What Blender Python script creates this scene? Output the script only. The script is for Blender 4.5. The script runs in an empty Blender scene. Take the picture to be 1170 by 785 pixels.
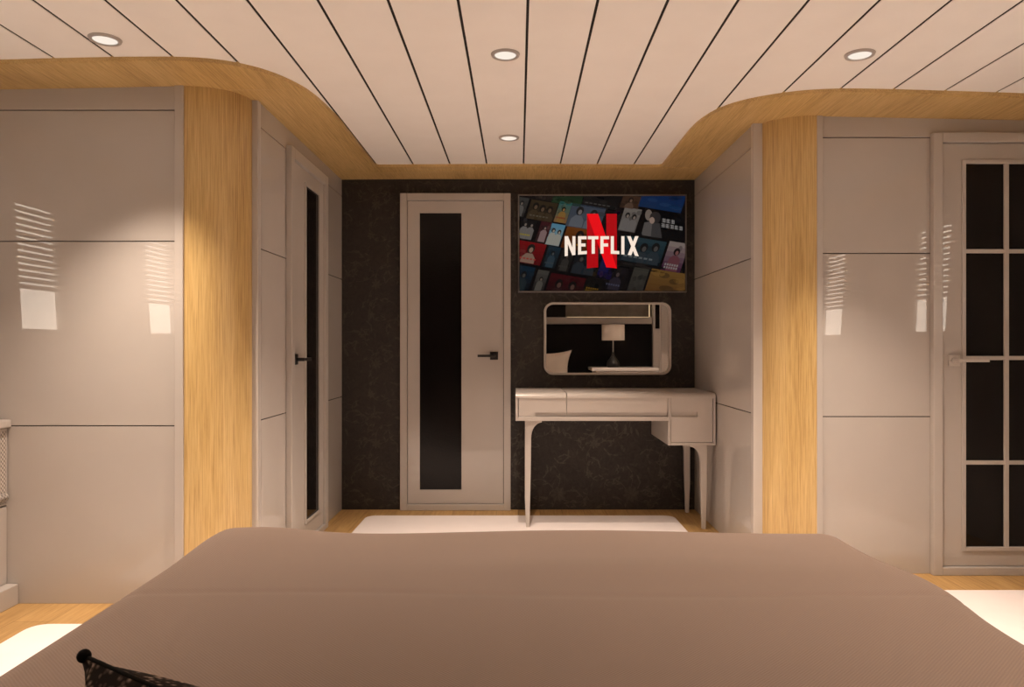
import bpy, bmesh, math, random
from mathutils import Vector, Matrix

random.seed(7)
scn = bpy.context.scene
COL = scn.collection
PI = math.pi

# ------------------------------------------------------------------ camera
F, CX, CY, CZ = 840.0, 592.5, 395.0, 1.07      # focal length and principal point in pixels, eye height
cd = bpy.data.cameras.new('camera'); cam = bpy.data.objects.new('camera', cd); COL.objects.link(cam)
cam.location = (0, 0, CZ); cam.rotation_euler = (PI / 2, 0, 0)
cd.sensor_width = 36.0; cd.lens = 36.0 * F / 1170.0
cd.shift_x = -(CX - 585.0) / 1170.0; cd.shift_y = (CY - 392.5) / 1170.0
cd.clip_start = 0.02
scn.camera = cam

# ------------------------------------------------------------------ world, exposure, light levels
W = bpy.data.worlds.new('world'); scn.world = W; W.use_nodes = True
bg = W.node_tree.nodes['Background']
bg.inputs[0].default_value = (1.0, 0.86, 0.72, 1); bg.inputs[1].default_value = 7.0   # bright day outside the portholes
vs = scn.view_settings
vs.view_transform = 'Standard'; vs.look = 'None'; vs.gamma = 1.0; vs.use_curve_mapping = False
vs.exposure = 0.29
scn.cycles.use_denoising = True; scn.cycles.use_adaptive_sampling = False
scn.cycles.max_bounces = 10; scn.cycles.diffuse_bounces = 8; scn.cycles.glossy_bounces = 5
scn.cycles.sample_clamp_indirect = 6.0
LAMP_COL = (1.0, 0.80, 0.64)
LAMP_MID = 150.0       # centre row downlights
LAMP_SIDE = 128.0      # side downlights
CEILING_FILL = 165.0            # added strips over the portholes, there to brighten the ceiling
LED = 1.1             # strip light of the bedhead shelf

# ------------------------------------------------------------------ materials
def new_mat(name):
    m = bpy.data.materials.new(name); m.use_nodes = True
    nt = m.node_tree; return m, nt, nt.nodes['Principled BSDF']

def N(nt, t, **kw):
    n = nt.nodes.new(t)
    for k, v in kw.items():
        if k in n.inputs.keys(): n.inputs[k].default_value = v
        else: setattr(n, k, v)
    return n

def coords(nt, scale=(1, 1, 1), rot=(0, 0, 0)):
    tc = N(nt, 'ShaderNodeTexCoord'); mp = N(nt, 'ShaderNodeMapping')
    mp.inputs['Scale'].default_value = scale; mp.inputs['Rotation'].default_value = rot
    nt.links.new(tc.outputs['Object'], mp.inputs[0]); return mp.outputs[0]

def ramp(nt, fac, stops):
    r = N(nt, 'ShaderNodeValToRGB'); e = r.color_ramp.elements
    while len(e) < len(stops): e.new(0.5)
    for k, (p, c) in enumerate(stops):
        e[k].position = p; e[k].color = (*c, 1)
    nt.links.new(fac, r.inputs[0]); return r.outputs[0]

def paint(name, col, rough=0.4, metal=0.0, spec=0.5, coat=0.0, vary=0.03, bump=0.0, bscale=200):
    m, nt, b = new_mat(name)
    nz = N(nt, 'ShaderNodeTexNoise', Scale=6.0, Detail=3.0)
    nt.links.new(coords(nt), nz.inputs['Vector'])
    lo = tuple(c * (1 - vary) for c in col); hi = tuple(min(1, c * (1 + vary)) for c in col)
    nt.links.new(ramp(nt, nz.outputs[0], [(0.3, lo), (0.7, hi)]), b.inputs['Base Color'])
    b.inputs['Roughness'].default_value = rough; b.inputs['Metallic'].default_value = metal
    b.inputs['Specular IOR Level'].default_value = spec
    b.inputs['Coat Weight'].default_value = coat; b.inputs['Coat Roughness'].default_value = 0.03
    if bump:
        n2 = N(nt, 'ShaderNodeTexNoise', Scale=bscale, Detail=3.0)
        nt.links.new(coords(nt), n2.inputs['Vector'])
        bp = N(nt, 'ShaderNodeBump', Strength=bump, Distance=0.002)
        nt.links.new(n2.outputs[0], bp.inputs['Height']); nt.links.new(bp.outputs[0], b.inputs['Normal'])
    return m

def wood(name, axis, dark, mid, light, rough=0.35, fine=230.0, planks=None):
    m, nt, b = new_mat(name)
    s = [fine] * 3; s[axis] = 5.0
    big = [9.0] * 3; big[axis] = 0.6
    n1 = N(nt, 'ShaderNodeTexNoise', Scale=1.0, Detail=4.0, Roughness=0.65)
    nt.links.new(coords(nt, tuple(s)), n1.inputs['Vector'])
    n2 = N(nt, 'ShaderNodeTexNoise', Scale=1.0, Detail=3.0)
    nt.links.new(coords(nt, tuple(big)), n2.inputs['Vector'])
    mx = N(nt, 'ShaderNodeMath', operation='MULTIPLY_ADD'); mx.inputs[1].default_value = 0.70
    nt.links.new(n1.outputs[0], mx.inputs[0])
    m2 = N(nt, 'ShaderNodeMath', operation='MULTIPLY'); m2.inputs[1].default_value = 0.30
    nt.links.new(n2.outputs[0], m2.inputs[0]); nt.links.new(m2.outputs[0], mx.inputs[2])
    colr = ramp(nt, mx.outputs[0], [(0.34, dark), (0.5, mid), (0.64, light)])
    if planks:
        bk = N(nt, 'ShaderNodeTexBrick', Scale=1.0)
        bk.inputs['Brick Width'].default_value = 1.9; bk.inputs['Row Height'].default_value = 0.14
        bk.inputs['Mortar Size'].default_value = 0.0012
        bk.inputs['Color1'].default_value = (1, 1, 1, 1); bk.inputs['Color2'].default_value = (0.86, 0.86, 0.86, 1)
        bk.inputs['Mortar'].default_value = (0.45, 0.4, 0.35, 1)
        nt.links.new(coords(nt, (1, 1, 1), (0, 0, PI / 2)), bk.inputs['Vector'])
        mm = N(nt, 'ShaderNodeMix', data_type='RGBA', blend_type='MULTIPLY'); mm.inputs[0].default_value = 1.0
        nt.links.new(colr, mm.inputs[6]); nt.links.new(bk.outputs['Color'], mm.inputs[7]); colr = mm.outputs[2]
    nt.links.new(colr, b.inputs['Base Color'])
    b.inputs['Roughness'].default_value = rough
    bp = N(nt, 'ShaderNodeBump', Strength=0.25, Distance=0.001)
    nt.links.new(n1.outputs[0], bp.inputs['Height']); nt.links.new(bp.outputs[0], b.inputs['Normal'])
    return m

def weave(name, c1, c2, period, rough=0.9, bump=0.5, ang=PI / 4, side=False):
    m, nt, b = new_mat(name)
    sc = 0.314 / period
    w1 = N(nt, 'ShaderNodeTexWave', Scale=sc, Distortion=0.6, Detail=1.0)
    nt.links.new(coords(nt, (1, 1, 1), (ang, 0, PI / 2) if side else (0, 0, ang)), w1.inputs['Vector'])
    w2 = N(nt, 'ShaderNodeTexWave', Scale=sc, Distortion=0.6, Detail=1.0)
    nt.links.new(coords(nt, (1, 1, 1), (-ang, 0, PI / 2) if side else (0, 0, ang + PI / 2)), w2.inputs['Vector'])
    mu = N(nt, 'ShaderNodeMath', operation='ADD')
    nt.links.new(w1.outputs['Fac'], mu.inputs[0]); nt.links.new(w2.outputs['Fac'], mu.inputs[1])
    h = N(nt, 'ShaderNodeMath', operation='MULTIPLY'); h.inputs[1].default_value = 0.5
    nt.links.new(mu.outputs[0], h.inputs[0])
    nt.links.new(ramp(nt, h.outputs[0], [(0.15, c1), (0.85, c2)]), b.inputs['Base Color'])
    b.inputs['Roughness'].default_value = rough; b.inputs['Specular IOR Level'].default_value = 0.2
    b.inputs['Sheen Weight'].default_value = 0.15
    bp = N(nt, 'ShaderNodeBump', Strength=bump, Distance=0.002)
    nt.links.new(h.outputs[0], bp.inputs['Height']); nt.links.new(bp.outputs[0], b.inputs['Normal'])
    return m

def emit(name, col, strength):
    m = bpy.data.materials.new(name); m.use_nodes = True; nt = m.node_tree
    nt.nodes.remove(nt.nodes['Principled BSDF'])
    e = N(nt, 'ShaderNodeEmission'); e.inputs[0].default_value = (*col, 1); e.inputs[1].default_value = strength
    nt.links.new(e.outputs[0], nt.nodes['Material Output'].inputs[0]); return m

M = {}
M['lacquer'] = paint('greige_lacquer', (0.48, 0.445, 0.415), rough=0.006, spec=0.5, vary=0.015)
M['satin'] = paint('greige_satin', (0.48, 0.445, 0.415), rough=0.32, vary=0.015)
M['desk'] = paint('desk_lacquer', (0.52, 0.48, 0.445), rough=0.28, vary=0.02)
M['shelf'] = paint('taupe_shelf', (0.27, 0.24, 0.215), rough=0.4)
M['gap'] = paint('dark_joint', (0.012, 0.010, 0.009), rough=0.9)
M['ceiling'] = paint('ceiling_white', (0.90, 0.885, 0.865), rough=0.6, vary=0.015)
oak = ((0.36, 0.225, 0.085), (0.55, 0.375, 0.15), (0.66, 0.475, 0.215))
M['oak_z'] = wood('oak_upright', 2, *oak, rough=0.3)
M['oak_y'] = wood('oak_soffit', 1, *oak, rough=0.45)
M['oak_floor'] = wood('oak_floor', 1, (0.36, 0.205, 0.070), (0.48, 0.290, 0.106), (0.55, 0.345, 0.138), rough=0.6, fine=90.0, planks=True)
M['black_glass'] = paint('black_glass', (0.006, 0.005, 0.005), rough=0.03, spec=0.28, vary=0.1)
M['ribbed_glass'] = paint('ribbed_black_glass', (0.005, 0.004, 0.004), rough=0.16, spec=0.2, vary=0.1, bump=0.25, bscale=120)
M['black_metal'] = paint('black_metal', (0.012, 0.011, 0.011), rough=0.35)
M['steel'] = paint('brushed_steel', (0.62, 0.58, 0.54), rough=0.25, metal=1.0)
M['dark_steel'] = paint('dark_steel', (0.23, 0.21, 0.20), rough=0.3, metal=1.0)
M['chrome'] = paint('satin_nickel', (0.58, 0.54, 0.50), rough=0.3, metal=0.35)
M['rim'] = paint('satin_grey_rim', (0.42, 0.39, 0.37), rough=0.35)
M['mirror'] = paint('mirror_silver', (0.86, 0.85, 0.84), rough=0.0, metal=1.0, vary=0.0)
M['carpet'] = paint('white_carpet', (0.82, 0.755, 0.74), rough=0.95, spec=0.1, vary=0.02, bump=0.6, bscale=350)
M['bedspread'] = weave('brown_weave', (0.128, 0.088, 0.067), (0.172, 0.121, 0.094), 0.0048, bump=0.22)
M['cane'] = weave('woven_panel', (0.22, 0.19, 0.17), (0.62, 0.56, 0.50), 0.013, bump=0.9, side=True)
M['linen'] = paint('cream_linen', (0.72, 0.64, 0.56), rough=0.9, spec=0.1, vary=0.04, bump=0.4, bscale=400)
M['black_fabric'] = paint('black_panel', (0.0045, 0.004, 0.004), rough=0.8, spec=0.2, vary=0.2)
M['shade'] = paint('lamp_shade_linen', (0.70, 0.63, 0.56), rough=0.9, spec=0.1, vary=0.03)
M['disc'] = emit('lamp_disc', (1.0, 0.88, 0.76), 0.80)
M['led'] = emit('warm_led', (1.0, 0.72, 0.42), LED)
M['niche'] = paint('brown_wallpaper', (0.10, 0.080, 0.065), rough=0.7, vary=0.35)

def wallpaper(name, c0, c1, rough):
    m, nt, b = new_mat(name)
    n1 = N(nt, 'ShaderNodeTexNoise', Scale=22.0, Detail=6.0, Roughness=0.7, Distortion=1.4)
    nt.links.new(coords(nt), n1.inputs['Vector'])
    nt.links.new(ramp(nt, n1.outputs[0], [(0.35, c0), (0.68, c1)]), b.inputs['Base Color'])
    b.inputs['Roughness'].default_value = rough
    n2 = N(nt, 'ShaderNodeTexNoise', Scale=260.0, Detail=2.0)
    nt.links.new(coords(nt), n2.inputs['Vector'])
    bp = N(nt, 'ShaderNodeBump', Strength=0.35, Distance=0.002)
    nt.links.new(n2.outputs[0], bp.inputs['Height']); nt.links.new(bp.outputs[0], b.inputs['Normal'])
    return m
M['paper'] = wallpaper('dark_floral_paper', (0.012, 0.0098, 0.0085), (0.033, 0.027, 0.023), 0.6)
M['motif'] = wallpaper('floral_motif', (0.029, 0.0235, 0.0185), (0.062, 0.050, 0.040), 0.45)

def floral_fabric():
    m, nt, b = new_mat('dark_floral_fabric')
    v = N(nt, 'ShaderNodeTexVoronoi', Scale=210.0)
    nz = N(nt, 'ShaderNodeTexNoise', Scale=120.0, Detail=3.0)
    c = coords(nt); nt.links.new(c, nz.inputs['Vector'])
    nt.links.new(c, v.inputs['Vector'])
    ad = N(nt, 'ShaderNodeMath', operation='MULTIPLY_ADD'); ad.inputs[1].default_value = 0.9
    nt.links.new(nz.outputs[0], ad.inputs[0]); nt.links.new(v.outputs['Distance'], ad.inputs[2])
    nt.links.new(ramp(nt, ad.outputs[0], [(0.55, (0.42, 0.33, 0.27)), (0.74, (0.13, 0.095, 0.078)), (0.95, (0.02, 0.016, 0.014))]),
                 b.inputs['Base Color'])
    b.inputs['Roughness'].default_value = 0.9; b.inputs['Specular IOR Level'].default_value = 0.15
    return m
M['floral'] = floral_fabric()
M['motif_dim'] = wallpaper('floral_motif_dim', (0.024, 0.0195, 0.016), (0.046, 0.037, 0.030), 0.5)

def glass_mat():
    m = bpy.data.materials.new('window_glass'); m.use_nodes = True; nt = m.node_tree
    nt.nodes.remove(nt.nodes['Principled BSDF'])
    t = N(nt, 'ShaderNodeBsdfTransparent'); g = N(nt, 'ShaderNodeBsdfGlossy'); g.inputs['Roughness'].default_value = 0.0
    mx = N(nt, 'ShaderNodeMixShader'); mx.inputs[0].default_value = 0.05
    nt.links.new(t.outputs[0], mx.inputs[1]); nt.links.new(g.outputs[0], mx.inputs[2])
    nt.links.new(mx.outputs[0], nt.nodes['Material Output'].inputs[0]); return m
M['glass'] = glass_mat()

def screen_mat():
    m = bpy.data.materials.new('screen_image'); m.use_nodes = True; nt = m.node_tree
    b = nt.nodes['Principled BSDF']
    a = N(nt, 'ShaderNodeVertexColor'); a.layer_name = 'picture'
    b.inputs['Base Color'].default_value = (0.002, 0.002, 0.002, 1); b.inputs['Roughness'].default_value = 0.25; b.inputs['Specular IOR Level'].default_value = 0.12
    nt.links.new(a.outputs[0], b.inputs['Emission Color']); b.inputs['Emission Strength'].default_value = 1.0
    return m
M['screen'] = screen_mat()

# ------------------------------------------------------------------ mesh helpers
class MB:
    """collects faces; build() links them as ONE mesh object"""
    def __init__(s): s.v = []; s.f = []; s.m = []; s.sm = []; s.c = []
    def add(s, verts, faces, mi=0, smooth=False, col=None):
        o = len(s.v); s.v += [tuple(p) for p in verts]
        for f in faces:
            s.f.append([i + o for i in f]); s.m.append(mi); s.sm.append(smooth); s.c.append(col)
        return s
    def box(s, x0, x1, y0, y1, z0, z1, mi=0):
        v = [(x, y, z) for x in (x0, x1) for y in (y0, y1) for z in (z0, z1)]
        return s.add(v, [(0, 1, 3, 2), (4, 6, 7, 5), (0, 4, 5, 1), (2, 3, 7, 6), (0, 2, 6, 4), (1, 5, 7, 3)], mi)
    def prism(s, poly, to3, h0, h1, mi=0, smooth=False):
        """poly: 2D outline; to3(a, b, h) -> xyz"""
        n = len(poly)
        v = [to3(a, b, h0) for a, b in poly] + [to3(a, b, h1) for a, b in poly]
        s.add(v, [list(range(n))[::-1], list(range(n, 2 * n))], mi)
        o = len(s.v) - 2 * n
        for i in range(n):
            j = (i + 1) % n
            s.f.append([o + i, o + j, o + n + j, o + n + i]); s.m.append(mi); s.sm.append(smooth); s.c.append(None)
        return s
    def lathe(s, prof, c=(0, 0, 0), n=40, mi=0, smooth=True, axis=2):
        v = []
        for r, h in prof:
            for k in range(n):
                a = 2 * PI * k / n; p = [r * math.cos(a), r * math.sin(a), h]
                if axis == 1: p = [p[0], p[2], p[1]]
                if axis == 0: p = [p[2], p[0], p[1]]
                v.append((p[0] + c[0], p[1] + c[1], p[2] + c[2]))
        f = []
        for i in range(len(prof) - 1):
            for k in range(n):
                f.append((i * n + k, i * n + (k + 1) % n, (i + 1) * n + (k + 1) % n, (i + 1) * n + k))
        s.add(v, f, mi, smooth)
        o = len(s.v) - len(v)
        if prof[0][0] > 1e-5: s.f.append([o + k for k in range(n)][::-1]); s.m.append(mi); s.sm.append(False); s.c.append(None)
        if prof[-1][0] > 1e-5: s.f.append([o + (len(prof) - 1) * n + k for k in range(n)]); s.m.append(mi); s.sm.append(False); s.c.append(None)
        return s
    def tube(s, pts, r, n=10, mi=0):
        pts = [Vector(p) for p in pts]; rings = []
        for i, p in enumerate(pts):
            t = (pts[min(i + 1, len(pts) - 1)] - pts[max(i - 1, 0)]).normalized()
            u = t.cross(Vector((0, 0, 1)))
            if u.length < 1e-3: u = t.cross(Vector((0, 1, 0)))
            u.normalize(); w = t.cross(u)
            rr = r[i] if isinstance(r, (list, tuple)) else r
            rings.append([p + u * rr * math.cos(2 * PI * k / n) + w * rr * math.sin(2 * PI * k / n) for k in range(n)])
        v = [q for g in rings for q in g]; f = []
        for i in range(len(pts) - 1):
            for k in range(n): f.append((i * n + k, i * n + (k + 1) % n, (i + 1) * n + (k + 1) % n, (i + 1) * n + k))
        f += [tuple(range(n))[::-1], tuple(range((len(pts) - 1) * n, len(pts) * n))]
        return s.add(v, f, mi, True)
    def build(s, name, mats, parent=None, bevel=0.0, seg=2, origin=None, fix=True, angle=40):
        me = bpy.data.meshes.new(name)
        if parent is not None: org = Vector(parent_world(parent))
        else: org = Vector(origin or (0, 0, 0))
        me.from_pydata([tuple(Vector(p) - org) for p in s.v], [], s.f)
        mats = mats if isinstance(mats, (list, tuple)) else [mats]
        for m in mats: me.materials.append(m)
        for p, mi, sm in zip(me.polygons, s.m, s.sm): p.material_index = mi; p.use_smooth = sm
        if any(c is not None for c in s.c):
            at = me.color_attributes.new('picture', 'FLOAT_COLOR', 'CORNER')
            for p, c in zip(me.polygons, s.c):
                for li in p.loop_indices: at.data[li].color = (*(c or (0, 0, 0)), 1)
        if fix:
            bm = bmesh.new(); bm.from_mesh(me); bmesh.ops.recalc_face_normals(bm, faces=bm.faces); bm.to_mesh(me); bm.free()
        me.update()
        o = bpy.data.objects.new(name, me); COL.objects.link(o)
        if parent is not None: o.parent = parent
        else: o.location = org
        if bevel:
            b = o.modifiers.new('bevel', 'BEVEL'); b.width = bevel; b.segments = seg; b.limit_method = 'ANGLE'; b.angle_limit = math.radians(angle)
            b.harden_normals = False
        return o

def parent_world(o):
    p = Vector(o.location)
    while o.parent: o = o.parent; p += Vector(o.location)
    return p

def thing(name, label, cat, loc, group=None):
    o = bpy.data.objects.new(name, None); COL.objects.link(o); o.location = loc; o.empty_display_size = 0.1
    return tag(o, label, cat, group)
def tag(o, label, cat, group=None):
    o['label'] = label; o['category'] = cat
    if group: o['group'] = group
    return o
def struct(o, label=None, cat=None):
    o['kind'] = 'structure'
    if label: o['label'] = label
    if cat: o['category'] = cat
    return o
def structure(name, label, cat, loc=(0, 0, 0)):
    o = bpy.data.objects.new(name, None); COL.objects.link(o); o.location = loc
    return struct(o, label, cat)

def camber(x): return -0.005 * x * x
SOFFIT, CEIL = 2.16, 2.175
WALL_TOP = 2.20

def arc(cx, cy, r, a0, a1, n=12):
    return [(cx + r * math.cos(math.radians(a0 + (a1 - a0) * k / n)), cy + r * math.sin(math.radians(a0 + (a1 - a0) * k / n))) for k in range(n + 1)]
def rrect(x0, x1, y0, y1, r, n=8):
    return arc(x1 - r, y0 + r, r, -90, 0, n) + arc(x1 - r, y1 - r, r, 0, 90, n) + arc(x0 + r, y1 - r, r, 90, 180, n) + arc(x0 + r, y0 + r, r, 180, 270, n)
XZ = lambda a, b, h: (a, h, b)
XY = lambda a, b, h: (a, b, h)
YZ = lambda a, b, h: (h, a, b)

# ================================================================== THE ROOM
struct(MB().box(-3.0, 3.0, -0.75, 5.05, -0.06, 0.0).build('floor', M['oak_floor']), 'pale oak plank floor', 'floor')

# ceiling: boards with open dark joints, following the camber of the deck
mb = MB()
g = 0.0047
k0 = -13
for k in range(k0, 14):
    x0, x1 = 0.03 + 0.224 * k + g, 0.03 + 0.224 * (k + 1) - g
    for (ya, yb) in ((-0.75, 4.62),):
        n = 2
        xs = [x0 + (x1 - x0) * i / n for i in range(n + 1)]
        poly = [(x, CEIL + camber(x)) for x in xs] + [(x, CEIL + camber(x) + 0.0038) for x in xs[::-1]]
        mb.prism(poly, XZ, ya, yb)
xs = [-3.0 + 0.25 * i for i in range(25)]
mb.prism([(x, CEIL + camber(x) + 0.004) for x in xs] + [(x, 2.32) for x in xs[::-1]], XZ, -0.75, 5.05, 1)
struct(mb.build('ceiling', [M['ceiling'], M['gap']], bevel=0.0015, seg=1), 'white ceiling of long boards with dark joints', 'ceiling')

# oak soffit around the ceiling field
def densify(pts, step=0.12):
    out = []
    for i, p in enumerate(pts):
        q = pts[(i + 1) % len(pts)]; d = math.dist(p, q); n = max(1, int(d / step))
        for k in range(n): out.append((p[0] + (q[0] - p[0]) * k / n, p[1] + (q[1] - p[1]) * k / n))
    return out
left_curve = [(-1.97, 2.79), (-1.60, 2.782), (-1.35, 2.785), (-1.20, 2.80), (-1.087, 2.85), (-0.988, 2.945), (-0.916, 3.10), (-0.888, 3.24), (-0.872, 3.42), (-0.868, 3.60)]
right_curve = [(0.868, 3.95), (0.868, 3.75), (0.878, 3.58), (0.918, 3.41), (1.00, 3.285), (1.145, 3.187), (1.28, 3.14), (1.45, 3.125), (1.75, 3.135), (2.2, 3.15)]
def smooth_pts(p, it=2):
    for _ in range(it):
        q = [p[0]]
        for a, b in zip(p, p[1:]):
            q += [(a[0] * .75 + b[0] * .25, a[1] * .75 + b[1] * .25), (a[0] * .25 + b[0] * .75, a[1] * .25 + b[1] * .75)]
        p = q + [p[-1]]
    return p
inner = [(-2.40, -0.30), (-2.40, 2.79)] + smooth_pts(left_curve) + [(-0.868, 4.44)] + arc(-0.838, 4.44, 0.03, 180, 90, 5) + \
        arc(0.838, 4.44, 0.03, 90, 0, 5) + smooth_pts(right_curve) + [(2.42, 3.155), (2.42, -0.30)]
inner = densify(inner)
outer = densify([(-2.95, -0.7), (-2.95, 3.12), (-1.30, 3.12), (-1.22, 3.3), (-1.22, 4.85), (1.22, 4.85), (1.22, 3.7), (1.30, 3.52), (2.95, 3.52), (2.95, -0.7)])
from mathutils.geometry import tessellate_polygon
bm = bmesh.new()
P3 = [[Vector((x, y, 0)) for x, y in outer], [Vector((x, y, 0)) for x, y in inner]]
flat = [p for l in P3 for p in l]
bv = [bm.verts.new((p.x, p.y, SOFFIT + camber(p.x))) for p in flat]
for t3 in tessellate_polygon(P3):
    if len(set(t3)) == 3: bm.faces.new([bv[i] for i in t3])
ret = bmesh.ops.extrude_face_region(bm, geom=bm.faces[:])
bmesh.ops.translate(bm, verts=[e for e in ret['geom'] if isinstance(e, bmesh.types.BMVert)], vec=(0, 0, 0.05))
bmesh.ops.recalc_face_normals(bm, faces=bm.faces)
me = bpy.data.meshes.new('trim_1'); bm.to_mesh(me); bm.free(); me.materials.append(M['oak_y'])
o = bpy.data.objects.new('trim_1', me); COL.objects.link(o)
struct(o, 'curved oak soffit band around the ceiling', 'soffit')

# lacquered panel walls ------------------------------------------------
SEAMS = [0.0, 0.737, 1.503, 2.047, WALL_TOP]
def panel_wall(name, label, axis, face, sign, u0, u1, back=0.10, joints=SEAMS, breaks=(), mat='lacquer'):
    """flat panels on a dark backing. axis 'y': wall faces -y/+y at y=face, u is x; axis 'x': wall faces x, u is y. sign: where the backing lies"""
    mb = MB()
    us = [u0] + list(breaks) + [u1]; t = 0.012; gp = 0.0022
    for z0, z1 in zip(joints, joints[1:]):
        row = us if z1 < WALL_TOP else [u0, u1]                     # the top strip runs through over the doors
        for a, b in zip(row, row[1:]):
            aa = a + (gp if a != u0 else 0); bb = b - (gp if b != u1 else 0)
            za = z0 + (gp if z0 > 0 else 0); zb = z1 - gp
            f0, f1 = sorted((face, face + sign * t))
            if axis == 'y': mb.box(aa, bb, f0, f1, za, zb)
            else: mb.box(f0, f1, aa, bb, za, zb)
    f0, f1 = sorted((face + sign * t, face + sign * back))
    if axis == 'y': mb.box(u0, u1, f0, f1, 0, WALL_TOP, 1)
    else: mb.box(f0, f1, u0, u1, 0, WALL_TOP, 1)
    return struct(mb.build(name, [M[mat], M['gap']], bevel=0.0012, seg=2), label, 'wall')

panel_wall('wall_front_left', 'greige lacquered panel wall left of the oak post', 'y', 3.05, 1, -2.95, -1.423)
panel_wall('wall_front_right', 'greige lacquered panel wall right of the oak post', 'y', 3.45, 1, 1.423, 2.95, breaks=(1.944,))
panel_wall('wall_alcove_left', 'greige panel wall of the alcove with the narrow glazed door', 'x', -1.154, -1, 3.285, 4.82, breaks=(3.640, 4.350))
panel_wall('wall_alcove_right', 'greige panel wall of the alcove beside the desk', 'x', 1.149, 1, 3.62, 4.82)

# edge strips either side of the oak posts
def strip(name, label, box):
    return struct(MB().box(*box).build(name, M['satin'], bevel=0.003), label, 'trim')
strip('trim_2', 'narrow upright strip on the left wall end', (-1.424, -1.388, 3.040, 3.13, 0, WALL_TOP))
strip('trim_3', 'narrow upright strip on the alcove left wall end', (-1.215, -1.150, 3.245, 3.283, 0, WALL_TOP))
strip('trim_4', 'narrow upright strip on the right wall end', (1.396, 1.424, 3.438, 3.53, 0, WALL_TOP))
strip('trim_5', 'narrow upright strip on the alcove right wall end', (1.143, 1.21, 3.580, 3.618, 0, WALL_TOP))

# rounded oak posts at both corners
def post(name, label, cx, cy, r, a0, a1):
    pts = arc(cx, cy, r, a0, a1, 28)
    pts += [(cx + (r - 0.06) * math.cos(math.radians(a)), cy + (r - 0.06) * math.sin(math.radians(a))) for a in [a1 + (a0 - a1) * k / 14 for k in range(15)]]
    o = struct(MB().prism(pts, XY, 0, WALL_TOP, 0, True).build(name, M['oak_z']), label, 'post')
    m = o.modifiers.new('edge', 'EDGE_SPLIT'); m.split_angle = math.radians(40)
    return o
post('trim_6', 'rounded oak corner post on the left', -1.388, 3.262, 0.212, -90, 0)
post('trim_7', 'rounded oak corner post on the right', 1.396, 3.665, 0.225, -90, -180)

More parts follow.
